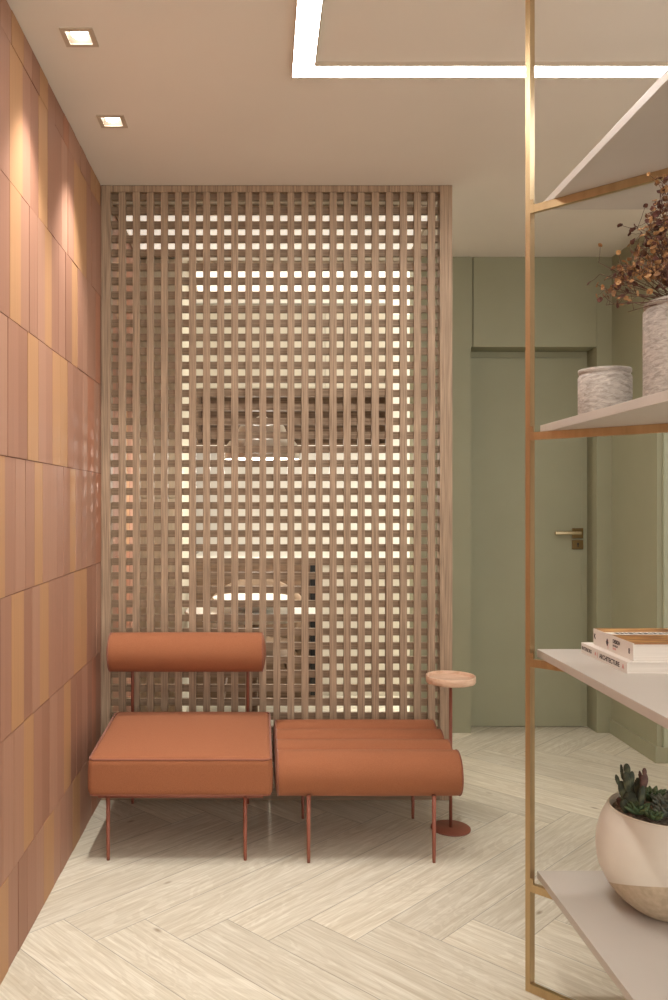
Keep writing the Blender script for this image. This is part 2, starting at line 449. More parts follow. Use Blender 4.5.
# right wall of the hall ends in an outside corner, opening to a side room
bm = bmesh.new(); box(bm, XR + 0.0, XR + 0.30, 3.992, YD + 0.1, 0, CEIL); box(bm, XR + 0.30, 3.2, 3.992, 4.2, 0, CEIL)
struct('wall_right', bm, M_green)
bm = bmesh.new()
box(bm, XR - 0.014, XR - 0.0005, 3.9915, YF - 0.001, 0.001, 0.078)
box(bm, XR - 0.014, 3.199, 3.978, 3.9915, 0.001, 0.078)
struct('baseboard_right', bm, M_green)
bm = bmesh.new(); box(bm, 1.936, 1.995, 3.972, 3.9915, 0.0785, 1.60)
struct('lit_wall_strip', bm, mat('lit_wall_sage_tone', s2l(168, 172, 146), 0.5))  # stands in for the lit wall face; its light is put into the paler colour
bm = bmesh.new(); box(bm, 3.2, 3.3, 2.2, 3.99, 0, CEIL); struct('added_reflection_wall', bm, mat('reflection_wall_taupe', s2l(176, 150, 122), 0.8))  # unseen wall piece, added so the brass post reflects taupe on its right face
bm = bmesh.new(); box(bm, X_L, 3.2, 5.9, 6.0, 0, CEIL); struct('wall_kitchen', bm, M_white_wall)
bm = bmesh.new(); box(bm, 0.42, 1.249, 5.885, 5.8995, 0.001, 0.075); struct('baseboard_kitchen', bm, M_tray)

# ------------------------------------------------------------------ lattice screen
YL = 3.49
t = thing('lattice_screen', 'tall oak lattice screen of small square openings behind the terracotta seats', 'screen', (0, YL, 0))
def grid(name, boxes, m, bev=0.0012):
    bm = bmesh.new()
    for b_ in boxes: box(bm, *b_)
    return link(name, bm, m, t)
zt = 2.571
grid('left_stile', [(X_L + 0.002, -0.640, -0.006, 0.05, 0.001, CEIL - 0.002)], M_lattice)
grid('right_stile', [(0.752, 0.804, -0.006, 0.05, 0.001, CEIL - 0.002)], M_lattice)
grid('top_rail', [(-0.6395, 0.7515, -0.004, 0.048, zt, CEIL - 0.002)], M_lattice)
grid('bottom_rail', [(-0.6395, 0.7515, -0.004, 0.048, 0.001, 0.05)], M_lattice_h)
PX = 0.05956
bx_ = []
for i in range(23):
    c = -0.622 + PX * (i + 0.5)
    bx_.append((c - 0.0147, c + 0.0147, 0.0, 0.022, 0.0505, zt - 0.0005))
grid('vertical_slats', bx_, M_lattice)
bx_ = []
k = 0
while True:
    top = 2.5158 - 0.0598 * k
    if top < 0.1: break
    bx_.append((-0.6395, 0.7515, 0.0225, 0.040, top - 0.0300, top)); k += 1
bx_.append((-0.6395, 0.7515, 0.0225, 0.040, 2.5456, zt - 0.0005))
grid('cross_slats', bx_, M_lattice_h)

# ------------------------------------------------------------------ seat with bolster back
LEGR = 0.0075
def leg(parent, x, y, z1, z0=0.0):
    bm = bmesh.new()
    tube(bm, [(x, y, z0), (x, y, z0 + 0.02), (x, y, z1)], 0, 14, radii=[0.0055, 0.0062, LEGR])
    return link('leg', bm, M_terra_metal, parent, True)
S = thing('lounge_chair', 'armless terracotta lounge chair with square seat cushion and round bolster back', 'chair', (-0.286, 3.14, 0))
def cush(p):
    x, y, z = p
    u = 1 - (x / 0.32) ** 2; v = 1 - (y / 0.27) ** 2
    f = (y + 0.27) / 0.54
    if z > 0.0: z += 0.010 + f * 0.030 + 0.014 * max(0, u) ** 0.6 * max(0, v) ** 0.6 * (z / 0.063)
    s = 1 + 0.012 * (1 - (z / 0.07) ** 2)
    return (x * s, y * s, z)
bm = bmesh.new(); rbox(bm, (0, 0, 0.294), (0.642, 0.536, 0.126), 0.022, 6, 14, cush)
cu = link('seat_cushion', bm, M_fabric, S, True)
def ring_pts(hx, hy, z, r, n=8, slope=0.0):
    out = []
    for cx, cy, a0 in ((hx - r, hy - r, 0), (-hx + r, hy - r, 90), (-hx + r, -hy + r, 180), (hx - r, -hy + r, 270)):
        for k in range(n + 1):
            a = math.radians(a0 + 90 * k / n); x = cx + r * math.cos(a); y = cy + r * math.sin(a)
            out.append((x, y, z + slope * (y / hy * 0.5 + 0.5)))
    # densify the straight runs
    res = []
    for i, p in enumerate(out):
        q = out[(i + 1) % len(out)]; d = (Vector(q) - Vector(p)).length; m = max(1, int(d / 0.05))
        for j in range(m): res.append(Vector(p).lerp(Vector(q), j / m))
    return res
bm = bmesh.new(); tube(bm, ring_pts(0.3175, 0.2645, 0.3610, 0.02, slope=0.030), 0.0034, 8, True); link('piping', bm, M_piping, cu, True)
bm = bmesh.new(); tube(bm, ring_pts(0.3175, 0.2645, 0.2375, 0.02), 0.0030, 8, True); link('piping', bm, M_piping, cu, True)
# back bolster
def bolster(name, parent, x0, x1, y, z, r, m=M_fabric, dome=0.012, fy=1.0):
    bm = bmesh.new()
    prof = [(0, x0 - dome)]
    for k in range(1, 7):
        a = k / 7; prof.append((r * 0.92 * a, x0 - dome * (1 - a * a)))
    prof += [(r * 0.955, x0 + 0.001), (r * 0.99, x0 + 0.008), (r, x0 + 0.02)]
    n = 10
    for k in range(1, n): prof.append((r * (1 + 0.006 * math.sin(PI * k / n)), x0 + 0.02 + (x1 - x0 - 0.04) * k / n))
    prof += [(r, x1 - 0.02), (r * 0.99, x1 - 0.008), (r * 0.955, x1 - 0.001)]
    for k in range(6, 0, -1):
        a = k / 7; prof.append((r * 0.92 * a, x1 + dome * (1 - a * a)))
    prof.append((0, x1 + dome))
    lathe(bm, prof, (0, y, z), 64, 'X')
    b_ = link(name, bm, m, parent, True)
    for xe in (x0 + 0.003, x1 - 0.003):
        bm = bmesh.new()
        tube(bm, [(xe, y + r * 0.985 * math.cos(2 * PI * k / 48), z + r * 0.985 * math.sin(2 * PI * k / 48)) for k in range(48)], 0.0028, 6, True)
        link('piping', bm, M_piping, b_, True)
    return b_
bolster('back_bolster', S, -0.333, 0.291, 0.222, 0.649, 0.0790)
for x in (-0.255, 0.227):
    leg(S, x, -0.238, 0.231)
    leg(S, x, 0.308, 0.231)
    bm = bmesh.new()
    tube(bm, [(x, 0.308, 0.2315), (x, 0.308, 0.52), (x, 0.306, 0.66)], 0.0065, 12); tube(bm, [(x, 0.306, 0.65), (x, 0.28, 0.65)], 0.0065, 12)
    link('back_rod', bm, M_terra_metal, S, True)
bm = bmesh.new()
for y in (-0.238, 0.238): tube(bm, [(-0.29, y, 0.225), (0.29, y, 0.225)], 0.006, 10)
for x in (-0.255, 0.227): tube(bm, [(x, -0.238, 0.225), (x, 0.308, 0.225)], 0.006, 10)
link('seat_frame', bm, M_terra_metal, S, True)

# ------------------------------------------------------------------ ribbed bench
B = thing('bench', 'backless terracotta bench made of four round rolls side by side', 'bench', (0.38, 3.15, 0))
yc = [2.945, 3.085, 3.225, 3.365]
for k, y in enumerate(yc):
    bolster('bench_roll', B, -0.327, 0.322, y - 3.15, 0.2915 if k else 0.294, 0.0790 if k else 0.0785, dome=0.010)
bm = bmesh.new(); rbox(bm, (-0.005, 0.0, 0.25), (0.60, 0.44, 0.05), 0.01, 3, 1); link('seat_base', bm, M_piping, B, True)
for x in (-0.217, 0.221):
    leg(B, x, -0.268, 0.234); leg(B, x, 0.135, 0.232)
bm = bmesh.new()
for x in (-0.217, 0.221): tube(bm, [(x, -0.268, 0.228), (x, 0.26, 0.228)], 0.006, 10)
for y in (-0.2, 0.135): tube(bm, [(-0.217, y, 0.228), (0.221, y, 0.228)], 0.006, 10)
link('seat_frame', bm, M_terra_metal, B, True)

# ------------------------------------------------------------------ side table
Tt = thing('side_table', 'slim round side table with pale wood tray top beside the bench', 'table', (0.727, 3.179, 0))
bm = bmesh.new(); lathe(bm, [(0, 0), (0.074, 0), (0.0755, 0.002), (0.0755, 0.006), (0.073, 0.008), (0, 0.0085)], n=64); link('base_disc', bm, M_terra_metal, Tt, True)
bm = bmesh.new(); tube(bm, [(0, 0, 0.0085), (0, 0, 0.563)], 0.0062, 16); link('pole', bm, M_terra_metal, Tt, True)
bm = bmesh.new(); lathe(bm, [(0, 0.563), (0.086, 0.563), (0.092, 0.565), (0.0945, 0.570), (0.0945, 0.590), (0.0935, 0.592), (0.0895, 0.592), (0.088, 0.590), (0.0875, 0.581), (0.0865, 0.579), (0, 0.579)], n=72)
link('tray_top', bm, M_tray, Tt, True)

# ------------------------------------------------------------------ shelving unit
PXc, PYc = 0.692, 2.13
U = thing('shelving_unit', 'tall open shelving unit of thin brass bars and greige boards, cut off at the right', 'shelf', (PXc, PYc, 0))
a45 = Matrix.Rotation(math.radians(-45), 4, 'Z')
SPAN = 1.13                       # diagonal frame length
def fbar(bm, s0, s1, z0, z1, w=0.013): box(bm, s0, s1, -0.0125, -0.0125 + w, z0, z1, 0, a45)
bm = bmesh.new(); fbar(bm, -0.0065, 0.0065, 0.0, CEIL - 0.002, 0.025); link('post', bm, M_brass, U)
bm = bmesh.new(); fbar(bm, SPAN - 0.0065, SPAN + 0.0065, 0.0, CEIL - 0.002, 0.025); link('post', bm, M_brass, U)
bm = bmesh.new(); fbar(bm, 0.0067, SPAN - 0.0067, 0.0, 0.022); link('floor_bar', bm, M_brass, U)
shelf_top = [0.299, 0.876, 1.458, 2.040]
TH = 0.020
for z, dx in zip(shelf_top, (0.0, 0.0, 0.008, 0.016)):
    bm = bmesh.new(); fbar(bm, 0.0067, SPAN - 0.0067, z - TH - 0.0205, z - TH - 0.0005); link('cross_bar', bm, M_brass, U)
    bm = bmesh.new()
    rbox(bm, (0.024 + dx + 0.385, 0.018 - 0.385, z - TH / 2), (0.77, 0.77, TH), 0.0012, 2, 1)
    link('shelf_board', bm, M_shelf, U)
    bm = bmesh.new(); fbar(bm, 0.0067, 0.0145, z - TH - 0.0004, z - 0.006, 0.004); link('bracket', bm, M_brass, U)

# ------------------------------------------------------------------ stone pots
def stone_pot(name, label, loc, R, H, wall=0.008):
    p = thing(name, label, 'vase', loc)
    bm = bmesh.new()
    lathe(bm, [(0, 0), (R * 0.97, 0), (R, 0.004), (R, H - 0.019), (R * 0.99, H - 0.0165), (R * 0.945, H - 0.0150), (R * 0.94, H - 0.0100),
               (R * 0.985, H - 0.0085), (R * 0.99, H - 0.002), (R * 0.975, H), (R - wall, H), (R - wall - 0.002, H - 0.003), (R - wall - 0.002, H * 0.25), (0, H * 0.25)], n=72)
    link('pot_body', bm, M_stone, p, True)
    return p
stone_pot('stone_pot', 'small grey travertine pot, the empty one on the upper shelf', (0.7895, 1.90, 1.458), 0.0585, 0.105)
VX, VY = 0.893, 1.715
stone_pot('stone_vase', 'large grey travertine vase holding the dried flowers', (VX, VY, 1.458), 0.0925, 0.217)

# dried flower bouquet: sprigs fan out of the vase
F = thing('dried_flower_bouquet', 'bouquet of dried copper and brown blossoms in the tall stone vase', 'flowers', (VX, VY, 1.46))
rf = random.Random(3)
def px(x, y, D): return Vector(((x - 262) / 825 * D - VX, D - VY, CAM_H - (y - 503) / 825 * D - 1.46))
tips = [(598, 262, 1.70, 0), (600, 274, 1.78, 0), (606, 305, 1.70, 1), (615, 296, 1.66, 0), (624, 285, 1.72, 0), (628, 312, 1.66, 0),
        (630, 250, 1.74, 0), (618, 262, 1.68, 0), (645, 238, 1.72, 1), (636, 226, 1.68, 2), (650, 212, 1.75, 0), (660, 190, 1.7, 2),
        (668, 200, 1.66, 1), (664, 235, 1.62, 2), (648, 262, 1.64, 0), (655, 280, 1.62, 2), (640, 272, 1.80, 1), (672, 265, 1.60, 1),
        (690, 185, 1.74, 1), (705, 215, 1.66, 0), (720, 240, 1.74, 2), (735, 265, 1.7, 0), (700, 255, 1.62, 1), (712, 285, 1.66, 2), (676, 290, 1.6, 0), (668, 222, 1.8, 1),
        (662, 183, 1.72, 0), (668, 186, 1.66, 0), (655, 200, 1.7, 1), (646, 222, 1.66, 0), (672, 176, 1.72, 1), (660, 228, 1.7, 2), (638, 262, 1.62, 1), (622, 274, 1.76, 0), (648, 286, 1.7, 1), (664, 262, 1.58, 2), (640, 304, 1.62, 0), (657, 243, 1.64, 0), (604, 290, 1.72, 0), (612, 276, 1.68, 0), (626, 262, 1.72, 1), (670, 276, 1.58, 1),
        (610, 286, 1.74, 1), (634, 294, 1.64, 0), (652, 248, 1.8, 2), (640, 246, 1.66, 0), (660, 272, 1.72, 1), (668, 250, 1.7, 0), (664, 215, 1.76, 1), (656, 296, 1.7, 0)]
def bloom(bm, c, s, mi):
    n = Vector((rf.uniform(-1, 1), rf.uniform(-1, .4), rf.uniform(-1, 1))).normalized()
    u = n.orthogonal().normalized(); v = n.cross(u)
    a0 = rf.uniform(0, PI)
    for k in range(4):
        a = a0 + k * 2 * PI / 4; d = u * math.cos(a) + v * math.sin(a); e = n.cross(d)
        cup = rf.uniform(0.1, 0.5)
        p0 = c; p1 = c + d * s * .62 + e * s * .62 + n * s * cup * .5; p2 = c + d * s + n * s * cup; p3 = c + d * s * .62 - e * s * .62 + n * s * cup * .5
        vs = [bm.verts.new(p) for p in (p0, p1, p2, p3)]
        f = bm.faces.new(vs); f.material_index = mi
        # second skin gives the petal thickness
        vs2 = [bm.verts.new(p - n * s * .12) for p in (p0, p1, p2, p3)]
        f = bm.faces.new(list(reversed(vs2))); f.material_index = mi
        for q in range(4):
            f = bm.faces.new((vs[q], vs2[q], vs2[(q + 1) % 4], vs[(q + 1) % 4])); f.material_index = mi
for (x, y, D, kind) in tips:
    tip = px(x, y, D)
    root = Vector((rf.uniform(-.035, .035), rf.uniform(-.035, .035), 0.06))
    mouth = root * 0.6 + Vector(((tip.x) * 0.16, (tip.y) * .16, 0.0)); mouth.z = 0.205
    mouth.x = max(-.072, min(.072, mouth.x)); mouth.y = max(-.072, min(.072, mouth.y))
    pts = []
    L1 = (tip - mouth).length
    c1 = mouth + Vector((tip.x * .12, tip.y * .12, L1 * 0.38 * (0.35 if tip.z < 0.3 else 1)))
    pts.append(root)
    for k in range(9):
        s_ = k / 8; pts.append((1 - s_) ** 2 * mouth + 2 * s_ * (1 - s_) * c1 + s_ * s_ * tip)
    bm = bmesh.new(); tube(bm, pts, 0, 6, radii=[0.0016] + [0.0015 - 0.0009 * k / 8 for k in range(9)])
    bb = bmesh.new()
    nb = rf.randint(24, 34) if x > 612 else rf.randint(10, 15)
    for q in range(nb):
        s_ = 1 - rf.random() ** 1.4 * 0.62
        base = (1 - s_) ** 2 * mouth + 2 * s_ * (1 - s_) * c1 + s_ * s_ * tip
        sp = 0.026 if x < 625 else 0.032
        o_ = Vector((rf.gauss(0, 1), rf.gauss(0, 1), rf.gauss(0, 1) )) * sp * 0.6
        c = base + o_
        if c.z < (0.262 if math.hypot(c.x, c.y) < 0.14 else 0.20) or o_.length > sp * 1.5: continue
        tube(bm, [base, base.lerp(c, .5) + Vector((0, 0, -.002)), c], 0.0005, 4)
        mi = kind if rf.random() < .5 else rf.choice((0, 1, 2, 2))
        bloom(bb, c, rf.uniform(0.0045, 0.0075), mi)
    st = link('sprig', bm, M_stem, F, True)
    link('blossoms', bb, M_bloom, st)

# ------------------------------------------------------------------ books
def text_mesh(body, size, m, parent, loc, bold=0.0, sx=1.0):
    cu_ = bpy.data.curves.new('lettering', 'FONT'); cu_.body = body; cu_.size = size; cu_.extrude = 0.00015; cu_.offset = bold
    to = bpy.data.objects.new('tmp', cu_); col.objects.link(to)
    bpy.context.view_layer.update()
    me = bpy.data.meshes.new_from_object(to.evaluated_get(bpy.context.evaluated_depsgraph_get()))
    bpy.data.objects.remove(to)
    # lay onto the spine: reads from far to near, letters upright, facing -X
    for v in me.vertices:
        x, y, z = v.co; v.co = (-z, -x * sx, y)
    me.materials.clear(); me.materials.append(m)
    o = bpy.data.objects.new('lettering', me); col.objects.link(o); o.parent = parent; o.location = loc
    return o
def book(name, label, x0, y0, z0, W, Ln, T, top):
    b_ = thing(name, label, 'book', (x0, y0, z0), group=None)
    c = 0.0022
    bm = bmesh.new()
    box(bm, 0, c, 0, Ln, 0, T)                       # spine
    box(bm, c, W, 0, Ln, 0, c); 
    co = link('cover', bm, M_cover, b_)
    bm = bmesh.new(); box(bm, c + 0.0002, W, 0, Ln, T - c, T); link('front_cover', bm, top, b_)
    bm = bmesh.new(); box(bm, c + 0.0003, W - 0.004, 0.004, Ln - 0.004, c + 0.0002, T - c - 0.0002); link('pages', bm, M_paper, b_)
    return b_, co
b1, c1_ = book('book', 'thinner white book lying at the bottom of the pair on the middle shelf', 0.812, 1.835, 0.876, 0.21, 0.263, 0.0256, M_cover)
text_mesh('INTERIORS', 0.0125, M_ink, c1_, (-0.0003, 0.258, 0.009), 0.0002)
text_mesh('A', 0.0125, M_red_ink, c1_, (-0.0003, 0.178, 0.009), 0.0002)
text_mesh('|', 0.0125, M_red_ink, c1_, (-0.0003, 0.163, 0.009), 0.0002)
text_mesh('ARCHITECTURE', 0.0155, M_ink, c1_, (-0.0003, 0.150, 0.0075), 0.0004)
text_mesh('A', 0.0150, M_red_ink, c1_, (-0.0003, 0.025, 0.0075), 0.0004)
b2, c2_ = book('book', 'thick white book with a brown photo cover, on top of the other book', 0.831, 1.847, 0.9016, 0.20, 0.222, 0.040, M_photo)
text_mesh('K', 0.018, M_ink, c2_, (-0.0003, 0.218, 0.016), 0.0003)
text_mesh('♦', 0.018, M_ink, c2_, (-0.0003, 0.150, 0.013), 0.0002)
text_mesh('|', 0.024, M_red_ink, c2_, (-0.0003, 0.137, 0.010), 0.0)
text_mesh('DESIGN', 0.0125, M_ink, c2_, (-0.0003, 0.107, 0.0235), 0.0004, 0.9)
text_mesh('INTERIOR', 0.0070, M_ink, c2_, (-0.0003, 0.107, 0.0150), 0.0, 0.9)
text_mesh('BOOK', 0.0070, M_red_ink, c2_, (-0.0003, 0.107, 0.0080), 0.0, 0.9)
text_mesh('8', 0.017, M_ink, c2_, (-0.0003, 0.024, 0.014), 0.0004)
# pale printed band with lettering across the photo cover
bm = bmesh.new(); box(bm, 0.0026, 0.199, 0.120, 0.160, 0.0401, 0.0403); bnd = link('title_band', bm, M_cover, b2)
rb = random.Random(9)
bm = bmesh.new(); xx = 0.02
while xx < 0.18:
    w_ = rb.uniform(0.004, 0.012); box(bm, xx, xx + w_, 0.130, 0.150, 0.0404, 0.0405); xx += w_ + 0.004
link('title_marks', bm, M_ink, bnd)

# ------------------------------------------------------------------ potted cactus
CX, CY, CZ = 0.948, 1.94, 0.299
Pt = thing('potted_cactus', 'round cream clay planter of cactus and succulents on the lowest shelf', 'plant', (CX, CY, CZ))
Rb = 0.1575; Hp = 0.236
def prof_r(z):
    pts = [(0.0, 0.062), (0.006, 0.074), (0.03, 0.105), (0.06, 0.129), (0.10, 0.148), (0.135, 0.1525), (0.17, 0.1510), (0.205, 0.1420), (0.236, 0.126)]
    for (za, ra), (zb, rb_) in zip(pts[:-1], pts[1:]):
        if z <= zb:
            return ra + (rb_ - ra) * (z - za) / (zb - za)
    return pts[-1][1]
import itertools
zs_ = [0.236 * k / 40 for k in range(41)]
smooth_r = [prof_r(z) for z in zs_]
for _ in range(3): smooth_r = [smooth_r[0]] + [(smooth_r[i - 1] + 2 * smooth_r[i] + smooth_r[i + 1]) / 4 for i in range(1, 40)] + [smooth_r[-1]]
def pot_half(lower):
    b_ = bmesh.new()
    lathe(b_, [(0, 0)] + list(zip(smooth_r, zs_)) + [(smooth_r[-1] - 0.001, 0.2385), (smooth_r[-1] - 0.005, 0.2390), (smooth_r[-1] - 0.0075, 0.237), (0.116, 0.215), (0.116, 0.19)], n=96, cap=False)
    bmesh.ops.bisect_plane(b_, geom=b_.verts[:] + b_.edges[:] + b_.faces[:], plane_co=(0, 0, 0.066), plane_no=(0, 0.37, 1), clear_outer=lower, clear_inner=not lower)
    return b_
bm = bmesh.new(); tube(bm, [(0.1225 * math.cos(2 * PI * k / 80), 0.1225 * math.sin(2 * PI * k / 80), 0.2395) for k in range(80)], 0.0016, 6, True)
link('rim', bm, mat('pale_rim_glaze', s2l(232, 224, 208), 0.35), Pt, True)
link('raw_clay_foot', pot_half(True), M_clay, Pt, True)
link('planter_body', pot_half(False), M_ceramic, Pt, True)
bm = bmesh.new(); lathe(bm, [(0, 0.216), (0.1155, 0.216), (0.1150, 0.226), (0.06, 0.231), (0, 0.233)], n=64); link('soil', bm, M_soil, Pt, True)

def ellipsoid(bm, c, r, M=None, n=10, m=8, point=0.0):
    rings = []
    for i in range(m + 1):
        a = PI * i / m; rr = math.sin(a); zz = -math.cos(a)
        if point and zz > 0: rr *= (1 - point * zz)
        rg = []
        for k in range(n):
            p = Vector((rr * math.cos(2 * PI * k / n) * r[0], rr * math.sin(2 * PI * k / n) * r[1], zz * r[2]))
            if M is not None: p = M @ p
            rg.append(bm.verts.new(p + Vector(c)))
            if i in (0, m): break
        rings.append(rg)
    for a, b_ in zip(rings[:-1], rings[1:]):
        for k in range(n):
            k2 = (k + 1) % n
            if len(a) == 1: bm.faces.new((a[0], b_[k], b_[k2]))
            elif len(b_) == 1: bm.faces.new((a[k], a[k2], b_[0]))
            else: bm.faces.new((a[k], a[k2], b_[k2], b_[k]))
rc = random.Random(21)
def cpx(x, y, D): return Vector(((x - 262) / 825 * D - CX, D - CY, CAM_H - (y - 503) / 825 * D - CZ))
# pads: px centre x,y, depth, half-width px, half-height px, tilt deg, colour
pads = [(630, 801, 1.93, 6.5, 10, 0, 0), (640, 800, 1.94, 5.5, 13, 6, 0), (623, 790, 1.94, 4.5, 9, -14, 0), (617.5, 780, 1.94, 2.2, 5.5, -16, 0),
        (627, 782, 1.92, 3.6, 10, -8, 0), (631.5, 779, 1.93, 3.8, 7.5, 4, 0), (627, 769.5, 1.93, 3.3, 5.8, -4, 0), (621.8, 772, 1.95, 1.6, 7.5, -6, 0),
        (637.5, 786, 1.95, 3.2, 8, 3, 0), (644, 781, 1.93, 4.4, 7.5, 8, 1), (644.5, 772, 1.93, 2.3, 4, 0, 1), (640.5, 777, 1.95, 1.8, 6, -8, 1),
        (625, 806, 1.92, 5, 7, -20, 0), (642, 796, 1.90, 4, 10, 6, 0), (634, 794, 1.96, 4, 12, 0, 0), (620.5, 803, 1.95, 3, 6, -25, 1)]
cac = None
for (x, y, D, hw, hh, tl, k) in pads:
    bm = bmesh.new(); s = D / 825
    M = Matrix.Rotation(math.radians(tl), 3, 'Y') @ Matrix.Rotation(math.radians(rc.uniform(-35, 35)), 3, 'Z')
    ellipsoid(bm, (0, 0, 0), (hw * s, max(hw * s * 0.5, 0.003), hh * s * 1.06), M, 16, 12)
    # areoles
    for i in range(26):
        a = math.acos(rc.uniform(-.95, .95)); b_ = rc.uniform(0, 2 * PI)
        n = Vector((math.sin(a) * math.cos(b_) * hw * s, math.sin(a) * math.sin(b_) * max(hw * s * .5, .003), math.cos(a) * hh * s * 1.06))
        ellipsoid(bm, M @ (n * 1.0), (0.0007, 0.0007, 0.0007), None, 5, 4)
    o = link('cactus_pad', bm, M_cactus_red if k else M_cactus, Pt, True); o.location = cpx(x, y, D)
def rosette(x, y, R, n, mt, h=0.25, name='succulent'):
    bm = bmesh.new(); R *= 1.22
    for i in range(n):
        a = i * 2.39996; f = (i + .5) / n; tilt = math.radians(10 + 52 * f)
        ln = R * (0.45 + 0.55 * f); 
        M = Matrix.Rotation(a, 3, 'Z') @ Matrix.Rotation(tilt, 3, 'Y')
        ellipsoid(bm, M @ Vector((0, 0, ln * .5)) + Vector((0, 0, R * 0.12)), (ln * .25, ln * .16, ln * .56), M @ Matrix.Rotation(PI / 2, 3, 'Z'), 8, 7, 0.45)
    o = link(name, bm, mt, Pt, True); o.location = (x, y, 0.233)
rosette(-0.078, -0.030, 0.034, 26, M_succ); rosette(-0.056, -0.062, 0.027, 24, M_succ); rosette(-0.084, 0.012, 0.027, 20, M_succ)
rosette(-0.020, -0.045, 0.034, 26, M_succ_grey); rosette(-0.004, -0.010, 0.040, 30, M_succ_grey); rosette(0.030, -0.050, 0.036, 26, M_succ_grey)
rosette(0.045, 0.005, 0.042, 28, M_succ_grey); rosette(0.008, -0.082, 0.020, 16, M_succ); rosette(0.075, -0.03, 0.032, 22, M_succ); rosette(-0.01, 0.05, 0.04, 24, M_succ)

# ------------------------------------------------------------------ ceiling lights
for i, (x, y) in enumerate(DL):
    f = thing('recessed_downlight', ('square recessed downlight nearer the viewer, top left of the ceiling', 'square recessed downlight nearer the lattice screen')[i], 'light',
              (x, y, CEIL), group='square downlights along the tiled wall')
    bm = bmesh.new(); a, b_ = 0.0475, 0.0330
    for bx in ((-a, a, -a, -b_), (-a, a, b_, a), (-a, -b_, -b_, b_), (b_, a, -b_, b_)): box(bm, bx[0], bx[1], bx[2], bx[3], -0.0035, -0.0002)
    link('trim_ring', bm, M_trimmetal, f)
    bm = bmesh.new()
    for z0, z1, rr, r2 in ((-0.0002, 0.055, 0.0345, 0.030),):
        v = [bm.verts.new((sx * rr, sy * rr, z0)) for sx, sy in ((-1, -1), (1, -1), (1, 1), (-1, 1))]
        w = [bm.verts.new((sx * r2, sy * r2, z1)) for sx, sy in ((-1, -1), (1, -1), (1, 1), (-1, 1))]
        for k in range(4): bm.faces.new((v[k], v[(k + 1) % 4], w[(k + 1) % 4], w[k]))
        bm.faces.new(w)
    link('reflector', bm, M_refl, f)
    bm = bmesh.new(); lathe(bm, [(0, 0.003), (0.021, 0.004), (0.0245, 0.010), (0.0245, 0.05), (0, 0.05)], n=40); link('lamp', bm, M_lamp, f, True)
    sp = bpy.data.lights.new('downlight_beam', 'SPOT'); sp.energy = SPOT_W; sp.spot_size = math.radians(72); sp.spot_blend = 1.0
    sp.shadow_soft_size = 0.02; sp.color = (1.0, 0.965, 0.91)
    so = bpy.data.objects.new('downlight_beam', sp); so.location = (0, 0, -0.006); so.parent = f; col.objects.link(so)

# L-shaped linear light set in the ceiling
Lx, Ly, w2 = 0.127, 2.548, 0.032
LT = thing('linear_ceiling_light', 'glowing white L-shaped linear light on the ceiling', 'light', (Lx, Ly, CEIL))
bm = bmesh.new()
box(bm, -w2, 1.75, -w2, w2, -0.012, -0.004); box(bm, -w2, w2, -3.4, -w2, -0.012, -0.004)
link('diffuser', bm, M_led, LT)
bm = bmesh.new(); e = 0.004
box(bm, -w2 - e, 1.75, w2, w2 + e, -0.013, -0.0003); box(bm, w2, 1.75, -w2 - e, -w2, -0.013, -0.0003)
box(bm, -w2 - e, -w2, -3.4, w2, -0.013, -0.0003); box(bm, w2, w2 + e, -3.4, -w2 - e, -0.013, -0.0003)
box(bm, -w2, 1.75, -w2, w2, -0.0038, -0.0003); box(bm, -w2, w2, -3.4, -w2, -0.0038, -0.0003)
link('housing', bm, M_trimmetal, LT)

# ------------------------------------------------------------------ kitchen behind the screen
def panel(label, x, y, hx, hy, m):
    K = thing('ceiling_panel_light', label, 'light', (x, y, CEIL), group='glowing ceiling panels in the kitchen')
    bm = bmesh.new(); box(bm, -hx, hx, -hy, hy, -0.014, -0.002); link('diffuser', bm, m, K)
    bm = bmesh.new(); a, b_ = hx + 0.001, hy + 0.001; e = 0.012
    box(bm, -a - e, a + e, -b_ - e, -b_, -0.016, -0.001); box(bm, -a - e, a + e, b_, b_ + e, -0.016, -0.001)
    box(bm, -a - e, -a, -b_, b_, -0.016, -0.001); box(bm, a, a + e, -b_, b_, -0.016, -0.001)
    link('frame', bm, M_trimmetal, K)
panel('far glowing ceiling panel in the kitchen, next to the wall cabinet', 0.30, 4.95, 0.70, 0.36, M_panel)
panel('added glowing sheet in place of the lit ceiling in the kitchen, just behind the lattice screen', 0.06, 4.09, 0.72, 0.36, emit('lit_ceiling_glow', (1.0, 0.94, 0.84, 1), 0.50))  # added glow sheet, makes the ceiling look bright through the top openings

TC = thing('tall_cabinet', 'tall grey-brown wood cabinet seen through the left of the lattice', 'cabinet', (-0.569, 5.0, 0))
bm = bmesh.new(); box(bm, -0.110, 0.111, -0.47, 0.60, 0.0, CEIL - 0.003); link('body', bm, M_kgrey, TC)
for z0, z1 in ((0.08, 1.28), (1.285, 2.59)):
    bm = bmesh.new(); rbox(bm, (0, -0.481, (z0 + z1) / 2), (0.216, 0.018, z1 - z0), 0.002, 2, 1); link('door', bm, M_kgrey, TC)

